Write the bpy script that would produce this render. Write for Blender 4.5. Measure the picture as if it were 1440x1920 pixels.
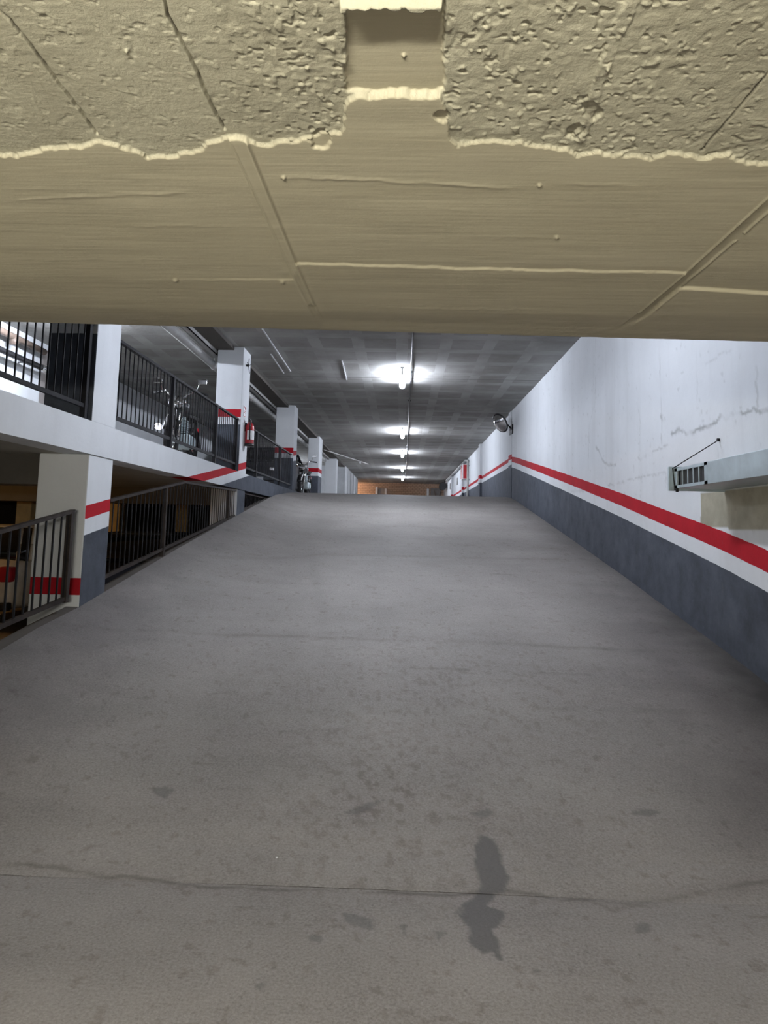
import bpy, bmesh, math, random
import numpy as np
from mathutils import Vector, Matrix

C = bpy.context.scene.collection
for o in list(bpy.data.objects): bpy.data.objects.remove(o)
random.seed(7); RNG = np.random.default_rng(11)

# ------------------------------------------------------------------ camera
FPX, PPX, PPY = 1250.0, 720.0, 860.0
YAW, PITCH, ROLL = 0.0302657, 0.1029481, 0.0235
EYE = np.array([0.0, 0.0, 1.6])
def cam_axes():
    cy, sy, cp, sp = math.cos(YAW), math.sin(YAW), math.cos(PITCH), math.sin(PITCH)
    f = np.array([-sy*cp, cy*cp, sp]); r0 = np.array([cy, sy, 0]); u0 = np.cross(r0, f)
    cr, sr = math.cos(ROLL), math.sin(ROLL)
    return f, r0*cr+u0*sr, -r0*sr+u0*cr
AF, AR, AU = cam_axes()
cd = bpy.data.cameras.new('camera'); cam = bpy.data.objects.new('camera', cd); C.objects.link(cam)
M = Matrix.Identity(4)
for i in range(3):
    M[i][0] = AR[i]; M[i][1] = AU[i]; M[i][2] = -AF[i]; M[i][3] = EYE[i]
cam.matrix_world = M
cd.sensor_fit = 'VERTICAL'; cd.sensor_height = 36; cd.lens = FPX/1920*36
cd.shift_y = -(960-PPY)/1920
cd.clip_start = 0.05; cd.clip_end = 200
bpy.context.scene.camera = cam

# ------------------------------------------------------------------ world / exposure / lamp powers
sc = bpy.context.scene
w = bpy.data.worlds.new('world'); sc.world = w; w.use_nodes = True
w.node_tree.nodes['Background'].inputs[0].default_value = (0.8, 0.9, 1, 1)
w.node_tree.nodes['Background'].inputs[1].default_value = 0.0
sc.view_settings.view_transform = 'Standard'; sc.view_settings.look = 'None'
sc.view_settings.gamma = 1; sc.view_settings.use_curve_mapping = False
sc.view_settings.exposure = 0.0
P_COOL = 200.0     # radiance of the ramp tubes
P_BAY = 240.0      # parking bay tube and the added far bay fill
P_NEAR = 580.0     # lower level tube behind the viewer
P_WARM = 110.0     # sodium lamp in the lower garage
P_FAR = 190.0  # warm fill added out of view to brighten the brick wall
COOL = (0.83, 0.88, 1.0); NEARC = (1.0, 0.945, 0.81); WARM = (1.0, 0.55, 0.18)

# ------------------------------------------------------------------ traced points -> world
def px_ray(x, y): return AF + AR*((x-PPX)/FPX) + AU*((PPY-y)/FPX)
def at_plane(x, y, axis, v):
    d = px_ray(x, y); return EYE + d*((v-EYE[axis])/d[axis])
def to_px(P):
    d = P - EYE; z = d@AF
    return PPX + FPX*(d@AR)/z, PPY - FPX*(d@AU)/z

XL, XR = -2.85, 2.78
ZC, ZU, ZS = 4.7, 2.5, 2.2          # ceiling, upper floor, slab soffit
RY = [-50, 3.13, 3.4, 4.2, 5.26, 5.83, 8.5, 12.0, 16.4, 17.4, 18.3, 60]
RZ = [0, 0, 0.045, 0.23, 0.49, 0.60, 1.06, 1.62, 2.31, 2.45, 2.5, 2.5]
CY = [-50, 3.13, 4.0, 4.8, 5.9, 14.7, 16.8, 17.5, 60]
CZ = [0, 0.0, 0.26, 0.29, 0.22, 0.22, 0.06, 0, 0]
def zr(y): return np.interp(y, RY, RZ)
def curb(y): return np.interp(y, CY, CZ)
def surf(x, y):
    t = np.clip((x-XL)/1.7, 0, 1)
    return zr(y)+curb(y)*(1-t)**2.2
def at_ramp(x, y):
    d = px_ray(x, y); t = 0.5
    while t < 30:
        p = EYE + d*t
        if p[2] <= surf(p[0], p[1]): return p
        t += 0.002
    return EYE + d*t

# ------------------------------------------------------------------ noise + polyline distance (numpy)
TAB = RNG.random((256, 256))
def vnoise(x, y, s):
    x = x/s; y = y/s
    xi = np.floor(x).astype(int); yi = np.floor(y).astype(int); fx = x-xi; fy = y-yi
    fx = fx*fx*(3-2*fx); fy = fy*fy*(3-2*fy)
    a = TAB[xi % 256, yi % 256]; b = TAB[(xi+1) % 256, yi % 256]
    c = TAB[xi % 256, (yi+1) % 256]; d = TAB[(xi+1) % 256, (yi+1) % 256]
    return (a*(1-fx)+b*fx)*(1-fy)+(c*(1-fx)+d*fx)*fy
def fbm(x, y, s, n=4):
    t = 0; a = 1; tot = 0
    for i in range(n):
        t = t + a*vnoise(x+17.3*i, y-9.1*i, s/2**i); tot += a; a *= 0.5
    return t/tot
def seg_dist(x, y, pts):
    d = np.full(x.shape, 1e9)
    for (ax, ay), (bx, by) in zip(pts[:-1], pts[1:]):
        vx, vy = bx-ax, by-ay; L = vx*vx+vy*vy+1e-12
        t = np.clip(((x-ax)*vx+(y-ay)*vy)/L, 0, 1)
        d = np.minimum(d, np.hypot(x-ax-t*vx, y-ay-t*vy))
    return d
def sstep(a, b, v):
    t = np.clip((v-a)/(b-a), 0, 1); return t*t*(3-2*t)

# ------------------------------------------------------------------ materials
def nmat(name):
    m = bpy.data.materials.new(name); m.use_nodes = True
    nt = m.node_tree; b = nt.nodes['Principled BSDF']; return m, nt, b
def N(nt, t, **k):
    n = nt.nodes.new(t)
    for a, v in k.items(): setattr(n, a, v)
    return n
def mathn(nt, op, a, b=None, clamp=False):
    n = N(nt, 'ShaderNodeMath', operation=op, use_clamp=clamp)
    for i, v in enumerate((a, b)):
        if v is None: continue
        if isinstance(v, (int, float)): n.inputs[i].default_value = v
        else: nt.links.new(v, n.inputs[i])
    return n.outputs[0]
def mixc(nt, f, a, b, mode='MIX'):
    n = N(nt, 'ShaderNodeMix', data_type='RGBA', blend_type=mode)
    for s, v in ((n.inputs[0], f), (n.inputs[6], a), (n.inputs[7], b)):
        if isinstance(v, (int, float)): s.default_value = v
        elif isinstance(v, tuple): s.default_value = (*v[:3], 1)
        else: nt.links.new(v, s)
    return n.outputs[2]
def noise(nt, scale, detail=4, rough=0.6, vec=None, stretch=None):
    n = N(nt, 'ShaderNodeTexNoise'); n.inputs['Scale'].default_value = scale
    n.inputs['Detail'].default_value = detail; n.inputs['Roughness'].default_value = rough
    tc = N(nt, 'ShaderNodeNewGeometry').outputs['Position']
    if stretch:
        mp = N(nt, 'ShaderNodeMapping'); mp.inputs['Scale'].default_value = stretch
        nt.links.new(tc, mp.inputs[0]); tc = mp.outputs[0]
    nt.links.new(tc, n.inputs['Vector']); return n.outputs[0]
def ramp(nt, v, a, b):
    n = N(nt, 'ShaderNodeMapRange'); nt.links.new(v, n.inputs[0])
    n.inputs[1].default_value = a; n.inputs[2].default_value = b; return n.outputs[0]
def bump(nt, b, h, strength, dist=0.01):
    n = N(nt, 'ShaderNodeBump'); n.inputs['Strength'].default_value = strength
    n.inputs['Distance'].default_value = dist
    nt.links.new(h, n.inputs['Height']); nt.links.new(n.outputs[0], b.inputs['Normal'])

def simple(name, col, rough=0.6, metal=0.0, var=0.15, scale=8, bmp=0.0, emis=None, estr=0, coat=0):
    m, nt, b = nmat(name)
    v = noise(nt, scale)
    lo = tuple(c*(1-var) for c in col); hi = tuple(min(1, c*(1+var)) for c in col)
    nt.links.new(mixc(nt, ramp(nt, v, 0.3, 0.7), lo, hi), b.inputs['Base Color'])
    b.inputs['Roughness'].default_value = rough; b.inputs['Metallic'].default_value = metal
    if coat: b.inputs['Coat Weight'].default_value = coat
    if bmp: bump(nt, b, noise(nt, scale*12), bmp)
    if emis:
        b.inputs['Emission Color'].default_value = (*emis, 1); b.inputs['Emission Strength'].default_value = estr
    return m

def painted_wall(name, white=(0.62, 0.645, 0.67), grey=(0.075, 0.085, 0.105), red=(0.40, 0.012, 0.022), marks=False):
    """white plaster with a red band and grey dado; 'h' is the height above the painted datum (grey top 0, red 0.14-0.26)"""
    m, nt, b = nmat(name)
    at = N(nt, 'ShaderNodeAttribute', attribute_name='h').outputs['Fac']
    wob = mathn(nt, 'MULTIPLY', mathn(nt, 'SUBTRACT', noise(nt, 9, 3), 0.5), 0.012)
    h = mathn(nt, 'ADD', at, wob)
    dirt = ramp(nt, noise(nt, 1.3, 6, 0.65), 0.35, 0.75)
    streak = ramp(nt, noise(nt, 2.0, 5, 0.6, stretch=(1, 1.6, 0.12)), 0.5, 0.85)
    wc = mixc(nt, mathn(nt, 'MULTIPLY', dirt, 0.35), white, tuple(c*0.72 for c in white))
    wc = mixc(nt, mathn(nt, 'MULTIPLY', streak, 0.30), wc, (0.36, 0.37, 0.37))
    gd = ramp(nt, noise(nt, 3.2, 6, 0.7), 0.3, 0.72)
    gc = mixc(nt, gd, tuple(c*1.12 for c in grey), tuple(c*0.55 for c in grey))
    sc_ = ramp(nt, noise(nt, 14, 5, 0.7), 0.62, 0.75)
    gc = mixc(nt, mathn(nt, 'MULTIPLY', sc_, 0.35), gc, tuple(c*1.6 for c in grey))
    rc = mixc(nt, gd, red, tuple(c*0.75 for c in red))
    isg = mathn(nt, 'LESS_THAN', h, 0.0)
    r1 = mathn(nt, 'GREATER_THAN', h, N(nt, 'ShaderNodeAttribute', attribute_name='r0').outputs['Fac'])
    r2 = mathn(nt, 'LESS_THAN', h, N(nt, 'ShaderNodeAttribute', attribute_name='r1').outputs['Fac'])
    isr = mathn(nt, 'MULTIPLY', r1, r2)
    if marks:
        pt = N(nt, 'ShaderNodeAttribute', attribute_name='patch').outputs['Fac']
        cement = mixc(nt, ramp(nt, noise(nt, 5, 5), 0.35, 0.7), (0.34, 0.32, 0.25), (0.25, 0.24, 0.19))
        wc = mixc(nt, pt, wc, cement)
    c = mixc(nt, isg, wc, gc); c = mixc(nt, isr, c, rc)
    hb = noise(nt, 30, 5, 0.6)
    if marks:
        ck = N(nt, 'ShaderNodeAttribute', attribute_name='crack').outputs['Fac']
        c = mixc(nt, mathn(nt, 'MULTIPLY', ck, 0.75), c, (0.13, 0.13, 0.13))
    nt.links.new(c, b.inputs['Base Color']); b.inputs['Roughness'].default_value = 0.75
    b.inputs['Specular IOR Level'].default_value = 0.12
    bump(nt, b, hb, 0.25, 0.006)
    return m

M_wall = painted_wall('painted_wall_marked', marks=True)
M_paint = painted_wall('painted_plaster')

# ramp and floor concrete, with traced stains in attributes
def floor_mat():
    m, nt, b = nmat('ramp_concrete')
    st = N(nt, 'ShaderNodeAttribute', attribute_name='stain').outputs['Fac']
    se = N(nt, 'ShaderNodeAttribute', attribute_name='seam').outputs['Fac']
    ru = N(nt, 'ShaderNodeAttribute', attribute_name='rust').outputs['Fac']
    v = ramp(nt, noise(nt, 1.1, 7, 0.62), 0.32, 0.7)
    c = mixc(nt, v, (0.205, 0.190, 0.183), (0.300, 0.280, 0.268))
    band = ramp(nt, noise(nt, 1.0, 5, 0.6, stretch=(0.35, 2.6, 0.6)), 0.50, 0.78)
    c = mixc(nt, mathn(nt, 'MULTIPLY', band, 0.4), c, (0.13, 0.12, 0.115))
    g = ramp(nt, noise(nt, 85, 3, 0.7), 0.3, 0.7)
    c = mixc(nt, 0.30, c, mixc(nt, g, (0.13, 0.12, 0.11), (0.55, 0.52, 0.49)))
    sp = ramp(nt, noise(nt, 26, 3, 0.6), 0.66, 0.74)
    c = mixc(nt, mathn(nt, 'MULTIPLY', sp, 0.45), c, (0.11, 0.10, 0.095))
    c = mixc(nt, mathn(nt, 'MULTIPLY', ru, 0.6), c, (0.12, 0.095, 0.08))
    gm = N(nt, 'ShaderNodeAttribute', attribute_name='grime_shade').outputs['Fac']
    c = mixc(nt, gm, c, (0.045, 0.043, 0.042))  # dark mix: gutter grime plus painted shade along both edges
    c = mixc(nt, mathn(nt, 'MULTIPLY', se, 0.7), c, (0.10, 0.088, 0.08))
    c = mixc(nt, mathn(nt, 'MULTIPLY', st, 0.8), c, (0.095, 0.092, 0.09))
    nt.links.new(c, b.inputs['Base Color'])
    r = mathn(nt, 'SUBTRACT', 0.72, mathn(nt, 'MULTIPLY', st, 0.2)); nt.links.new(r, b.inputs['Roughness'])
    bump(nt, b, mathn(nt, 'ADD', noise(nt, 60, 5, 0.7), mathn(nt, 'MULTIPLY', noise(nt, 7, 3), 0.8)), 0.30, 0.008)
    return m
M_floor = floor_mat()

def soffit_mat():
    m, nt, b = nmat('soffit_concrete')
    rg = N(nt, 'ShaderNodeAttribute', attribute_name='rough').outputs['Fac']
    ck = N(nt, 'ShaderNodeAttribute', attribute_name='crack').outputs['Fac']
    grain = ramp(nt, noise(nt, 3.0, 6, 0.6, stretch=(0.5, 6, 1)), 0.3, 0.72)
    sm = mixc(nt, grain, (0.345, 0.318, 0.228), (0.405, 0.375, 0.275))
    ro = mixc(nt, ramp(nt, noise(nt, 6, 6, 0.65), 0.3, 0.7), (0.29, 0.275, 0.205), (0.37, 0.355, 0.27))
    c = mixc(nt, rg, sm, ro)
    c = mixc(nt, mathn(nt, 'MULTIPLY', ck, 0.85), c, (0.07, 0.06, 0.045))
    nt.links.new(c, b.inputs['Base Color']); b.inputs['Roughness'].default_value = 0.62
    fine = noise(nt, 110, 5, 0.75)
    lines = noise(nt, 40, 4, 0.6, stretch=(0.08, 1.6, 1))
    hh = mathn(nt, 'ADD', mathn(nt, 'MULTIPLY', fine, mathn(nt, 'ADD', mathn(nt, 'MULTIPLY', rg, 0.8), 0.12)), mathn(nt, 'MULTIPLY', lines, 0.35))
    bump(nt, b, hh, 0.42, 0.005)
    return m
M_soffit = soffit_mat()

def ceiling_mat():
    m, nt, b = nmat('upper_ceiling_concrete')
    pos = N(nt, 'ShaderNodeNewGeometry').outputs['Position']
    sx = N(nt, 'ShaderNodeSeparateXYZ'); nt.links.new(pos, sx.inputs[0])
    def stripes(o, period, width, wob=0.05):
        p = mathn(nt, 'ADD', o, mathn(nt, 'MULTIPLY', noise(nt, 1.7, 2), wob))
        fr = mathn(nt, 'FRACT', mathn(nt, 'DIVIDE', mathn(nt, 'ADD', p, 50.0), period))
        d = mathn(nt, 'ABSOLUTE', mathn(nt, 'SUBTRACT', fr, 0.5))
        return mathn(nt, 'LESS_THAN', d, width/period/2)
    gx = stripes(sx.outputs[0], 0.74, 0.20); gy = stripes(sx.outputs[1], 0.86, 0.24)
    g = mathn(nt, 'MAXIMUM', gx, gy)
    n1 = ramp(nt, noise(nt, 0.8, 5, 0.6), 0.35, 0.65)
    base = mixc(nt, n1, (0.20, 0.195, 0.18), (0.32, 0.32, 0.305))
    g = mathn(nt, 'MULTIPLY', g, ramp(nt, noise(nt, 1.1, 4), 0.32, 0.6))
    c = mixc(nt, mathn(nt, 'MULTIPLY', g, 0.55), base, (0.42, 0.42, 0.41))
    j = stripes(sx.outputs[1], 6.7, 0.03, 0.0)
    c = mixc(nt, mathn(nt, 'MULTIPLY', j, 0.8), c, (0.05, 0.05, 0.05))
    nt.links.new(c, b.inputs['Base Color']); b.inputs['Roughness'].default_value = 0.8
    bump(nt, b, noise(nt, 14, 5, 0.6), 0.3, 0.01)
    return m
M_ceil = ceiling_mat()

def brick_mat():
    m, nt, b = nmat('brown_brick')
    t = N(nt, 'ShaderNodeTexBrick'); t.inputs['Scale'].default_value = 2.0
    t.inputs['Color1'].default_value = (0.55, 0.39, 0.28, 1); t.inputs['Color2'].default_value = (0.46, 0.32, 0.23, 1)
    t.inputs['Mortar'].default_value = (0.2, 0.14, 0.1, 1)
    pos = N(nt, 'ShaderNodeNewGeometry').outputs['Position']; s = N(nt, 'ShaderNodeSeparateXYZ'); nt.links.new(pos, s.inputs[0])
    cb = N(nt, 'ShaderNodeCombineXYZ'); nt.links.new(s.outputs[0], cb.inputs[0]); nt.links.new(s.outputs[2], cb.inputs[1])
    nt.links.new(cb.outputs[0], t.inputs['Vector']); nt.links.new(t.outputs[0], b.inputs['Base Color'])
    b.inputs['Roughness'].default_value = 0.9; return m
M_brick = brick_mat()

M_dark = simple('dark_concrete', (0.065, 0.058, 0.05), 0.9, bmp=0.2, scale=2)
M_lowfloor = simple('lower_garage_floor', (0.16, 0.13, 0.10), 0.5, scale=2)
M_conc = simple('plain_concrete', (0.30, 0.29, 0.26), 0.85, bmp=0.2, scale=2)
M_iron = simple('black_iron', (0.012, 0.012, 0.014), 0.6, 0.0, bmp=0.1, scale=20)
M_ironbrown = simple('worn_brown_iron', (0.030, 0.024, 0.021), 0.6, 0.0, var=0.4, scale=12)
M_galv = simple('galvanised_steel', (0.46, 0.54, 0.57), 0.42, 0.55, var=0.14, scale=5)
for m_ in (M_iron, M_ironbrown, M_soffit, M_floor): m_.node_tree.nodes['Principled BSDF'].inputs['Specular IOR Level'].default_value = 0.15
M_chrome = simple('chrome', (0.75, 0.75, 0.76), 0.12, 1.0, var=0.03)
M_black = simple('black_plastic', (0.012, 0.012, 0.014), 0.4)
M_rubber = simple('tyre_rubber', (0.015, 0.015, 0.016), 0.85)
M_redmet = simple('red_enamel', (0.38, 0.012, 0.02), 0.3, coat=0.4)
M_white = simple('white_enamel', (0.72, 0.73, 0.75), 0.4, var=0.04)
M_greypipe = simple('grey_pvc_pipe', (0.33, 0.33, 0.32), 0.5)
M_brownpipe = simple('brown_pipe', (0.16, 0.12, 0.095), 0.5)
M_glass = simple('dark_car_glass', (0.006, 0.007, 0.008), 0.08, 0.0, coat=0.5)
M_orange = simple('ochre_painted_concrete', (0.80, 0.62, 0.33), 0.8, scale=4)
M_shutter = simple('taupe_metal_door', (0.24, 0.22, 0.21), 0.6, 0.0, scale=3)
M_panel = simple('grey_board', (0.27, 0.28, 0.29), 0.7, scale=2)
def emis(name, col, s):
    m, nt, b = nmat(name); b.inputs['Base Color'].default_value = (0.8, 0.8, 0.8, 1)
    b.inputs['Emission Color'].default_value = (*col, 1); b.inputs['Emission Strength'].default_value = s; return m
E_cool = emis('lit_tube_cool', COOL, P_COOL); E_near = emis('lit_tube_near', NEARC, P_NEAR)
E_warm = emis('lit_tube_sodium', WARM, P_WARM); E_bay = emis('lit_tube_bay', COOL, P_BAY)
E_far = emis('added_fill_far', (1, 0.62, 0.38), P_FAR)
E_disc = emis('glowing_white_disc', (0.75, 0.8, 1), 25)

# ------------------------------------------------------------------ mesh helpers
def tagd(o, label=None, cat=None, group=None, kind=None):
    if label: o['label'] = label
    if cat: o['category'] = cat
    if group: o['group'] = group
    if kind: o['kind'] = kind
    return o
def link(name, me, mats=None, parent=None):
    o = bpy.data.objects.new(name, me); C.objects.link(o)
    if mats is not None:
        for m in (mats if isinstance(mats, (list, tuple)) else [mats]): me.materials.append(m)
    if parent: o.parent = parent
    return o
def empty(name, loc=(0, 0, 0), rz=0):
    o = bpy.data.objects.new(name, None); C.objects.link(o); o.location = loc; o.rotation_euler = (0, 0, rz)
    o.empty_display_size = 0.2; return o
def from_bm(name, bm, mat, parent=None, smooth=False):
    bmesh.ops.recalc_face_normals(bm, faces=bm.faces)
    me = bpy.data.meshes.new(name); bm.to_mesh(me); bm.free()
    if smooth:
        for p in me.polygons: p.use_smooth = True
    return link(name, me, mat, parent)
def box(bm, x0, x1, y0, y1, z0, z1, bevel=0.0):
    r = bmesh.ops.create_cube(bm, size=1)
    for v in r['verts']:
        v.co = Vector((x0+(v.co.x+.5)*(x1-x0), y0+(v.co.y+.5)*(y1-y0), z0+(v.co.z+.5)*(z1-z0)))
    if bevel:
        es = list({e for v in r['verts'] for e in v.link_edges})
        bmesh.ops.bevel(bm, geom=es, offset=bevel, segments=2, affect='EDGES', profile=0.6)
def tube(bm, p0, p1, r, n=10, r2=None):
    p0 = Vector(p0); p1 = Vector(p1); d = p1-p0
    q = d.to_track_quat('Z', 'Y')
    res = bmesh.ops.create_cone(bm, cap_ends=True, segments=n, radius1=r, radius2=r if r2 is None else r2, depth=d.length)
    for v in res['verts']: v.co = q @ v.co + (p0+p1)/2
def pipe(bm, pts, r, n=8):
    for a, b in zip(pts[:-1], pts[1:]): tube(bm, a, b, r, n)
    for p in pts[1:-1]:
        s = bmesh.ops.create_uvsphere(bm, u_segments=n, v_segments=6, radius=r*1.01)
        for v in s['verts']: v.co += Vector(p)
def bar(bm, p0, p1, w, h):
    """rectangular bar, w across x, h across the vertical"""
    p0 = Vector(p0); p1 = Vector(p1); d = (p1-p0).normalized()
    sx = Vector((1, 0, 0)) if abs(d.x) < 0.9 else Vector((0, 1, 0))
    up = d.cross(sx).normalized()
    vs = []
    for p in (p0, p1):
        for a, b in ((-1, -1), (1, -1), (1, 1), (-1, 1)): vs.append(bm.verts.new(p+sx*a*w/2+up*b*h/2))
    for f in ((0, 1, 2, 3), (7, 6, 5, 4), (0, 4, 5, 1), (1, 5, 6, 2), (2, 6, 7, 3), (3, 7, 4, 0)): bm.faces.new([vs[i] for i in f])
def torus(bm, c, R, r, axis='X', n=28, k=10, squash=1.0):
    vs = []
    for i in range(n):
        a = 2*math.pi*i/n; row = []
        for j in range(k):
            b = 2*math.pi*j/k; rr = R+r*math.cos(b); t = r*math.sin(b)*squash
            p = {'X': (t, rr*math.cos(a), rr*math.sin(a)), 'Y': (rr*math.cos(a), t, rr*math.sin(a)), 'Z': (rr*math.cos(a), rr*math.sin(a), t)}[axis]
            row.append(bm.verts.new(Vector(p)+Vector(c)))
        vs.append(row)
    for i in range(n):
        for j in range(k): bm.faces.new((vs[i][j], vs[(i+1) % n][j], vs[(i+1) % n][(j+1) % k], vs[i][(j+1) % k]))
def loft(bm, rings, cap=True):
    vr = [[bm.verts.new(p) for p in r] for r in rings]; n = len(vr[0])
    for a, b in zip(vr[:-1], vr[1:]):
        for i in range(n): bm.faces.new((a[i], a[(i+1) % n], b[(i+1) % n], b[i]))
    if cap: bm.faces.new(vr[0][::-1]); bm.faces.new(vr[-1])
def grid_mesh(name, P, mats, attrs=None, smooth=True, flip=False, parent=None):
    """P: (nu, nv, 3) array"""
    nu, nv = P.shape[:2]; me = bpy.data.meshes.new(name)
    idx = np.arange(nu*nv).reshape(nu, nv)
    q = np.stack([idx[:-1, :-1], idx[1:, :-1], idx[1:, 1:], idx[:-1, 1:]], -1).reshape(-1, 4)
    if flip: q = q[:, ::-1]
    nf = len(q)
    me.vertices.add(nu*nv); me.vertices.foreach_set('co', P.reshape(-1).astype(np.float32))
    me.loops.add(nf*4); me.loops.foreach_set('vertex_index', q.reshape(-1).astype(np.int32))
    me.polygons.add(nf); me.polygons.foreach_set('loop_start', np.arange(0, nf*4, 4, dtype=np.int32))
    me.polygons.foreach_set('loop_total', np.full(nf, 4, np.int32))
    me.update(calc_edges=True)
    me.polygons.foreach_set('use_smooth', np.full(nf, smooth, bool))
    for k, v in (attrs or {}).items():
        a = me.attributes.new(k, 'FLOAT', 'POINT'); a.data.foreach_set('value', v.reshape(-1).astype(np.float32))
    me.validate(); me.update()
    return link(name, me, mats, parent)
def band_attr(me, fn):
    """fn(co, normal) -> (h, r0, r1) stored per corner"""
    A = [me.attributes.new(k, 'FLOAT', 'CORNER') for k in ('h', 'r0', 'r1')]
    for p in me.polygons:
        for li in p.loop_indices:
            v = fn(me.vertices[me.loops[li].vertex_index].co, p.normal)
            for a, x in zip(A, v): a.data[li].value = float(x)

# painted datum heights -------------------------------------------------------
def datum_ramp_left(y): return zr(y)+0.85, 0.145, 0.265
def datum_right(y):
    g = zr(y)+np.interp(y, [5.3, 8.1, 17.1, 17.5], [0.70, 0.72, 0.80, 0.78])
    r0 = np.interp(y, [5.3, 17.1, 17.5], [0.15, 0.14, 0.13]); r1 = r0+np.interp(y, [5.3, 17.1, 17.5], [0.17, 0.14, 0.10])
    return g, r0, r1

# ================================================================== STRUCTURE
# floor below + ramp: one continuous concrete surface traced with seams and stains
def ramp_surface(name, y0, y1, step, mats, x0=XL, x1=XR):
    ys = [y0]
    while ys[-1] < y1: ys.append(min(y1, ys[-1]+step*ys[-1]))
    ys = np.array(ys)
    xs = np.concatenate([np.linspace(XL, XL+0.24, 14)[:-1], np.arange(XL+0.24, XR, 0.0125), [XR+0.02]])
    Y, X = np.meshgrid(ys, xs, indexing='ij')
    Z = surf(X, Y)+(fbm(X, Y, 0.6)-0.5)*0.012*np.clip((X-XL)*4, 0, 1)*np.clip((XR-X)*4, 0, 1)
    return X, Y, Z
STAIN = [[(905,1565),(893,1580),(890,1610),(900,1640),(905,1662),(895,1680),(870,1700),(866,1720),(880,1740),(885,1775),(905,1788),(922,1782),(940,1800),(932,1770),(922,1745),(938,1730),(940,1712),(915,1700),(925,1672),(945,1672),(955,1650),(945,1625),(932,1600),(925,1575)],
         [(650,1522),(690,1508),(720,1500),(700,1512),(672,1526)],
         [(290,1480),(310,1476),(322,1484),(312,1496),(294,1492)],
         [(1185,1525),(1210,1518),(1240,1524),(1215,1532)], [(880,1526),(910,1518),(925,1524),(905,1532)],
         [(640,1715),(700,1725),(695,1742),(660,1735)], [(1192,1735),(1212,1730),(1215,1748),(1196,1750)],
         [(583,1756),(605,1758),(600,1770),(585,1765)], [(750,1738),(762,1740),(758,1752)], [(815,1748),(832,1750),(825,1760)],
         [(480,1850),(500,1842),(488,1860)], [(1000,1815),(1010,1818),(1002,1828)], [(860,1705),(852,1712),(862,1716)]]
SEAMS = [[(-200,1600),(0,1620),(120,1632),(210,1645),(330,1655),(400,1664),(520,1668),(640,1672),(720,1675),(850,1681),(950,1674),(1100,1690),(1250,1690),(1340,1668),(1440,1652)],
         [(-100,1165),(100,1170),(300,1182),(500,1192),(700,1200),(900,1205),(1100,1215),(1390,1226)],
         [(340,1038),(600,1040),(900,1046),(1110,1050)], [(300,1475),(480,1480)], [(760,1252),(880,1257)], [(1000,1262),(1110,1266)],
         [(925,1076),(965,1078)], [(520,1375),(640,1368),(760,1385)], [(1010,1330),(1300,1335)], [(400,1300),(440,1296)]]
def px_poly(pts, fn): return [tuple(fn(x, y)[:2]) for x, y in pts]
STAINW = [px_poly(s, at_ramp) for s in STAIN]; SEAMW = [px_poly(s, at_ramp) for s in SEAMS]
def in_poly(x, y, poly):
    r = np.zeros(x.shape, bool); n = len(poly)
    for i in range(n):
        (x1, y1), (x2, y2) = poly[i], poly[(i+1) % n]
        c = ((y1 > y) != (y2 > y)) & (x < (x2-x1)*(y-y1)/(y2-y1+1e-12)+x1); r ^= c
    return r
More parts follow.
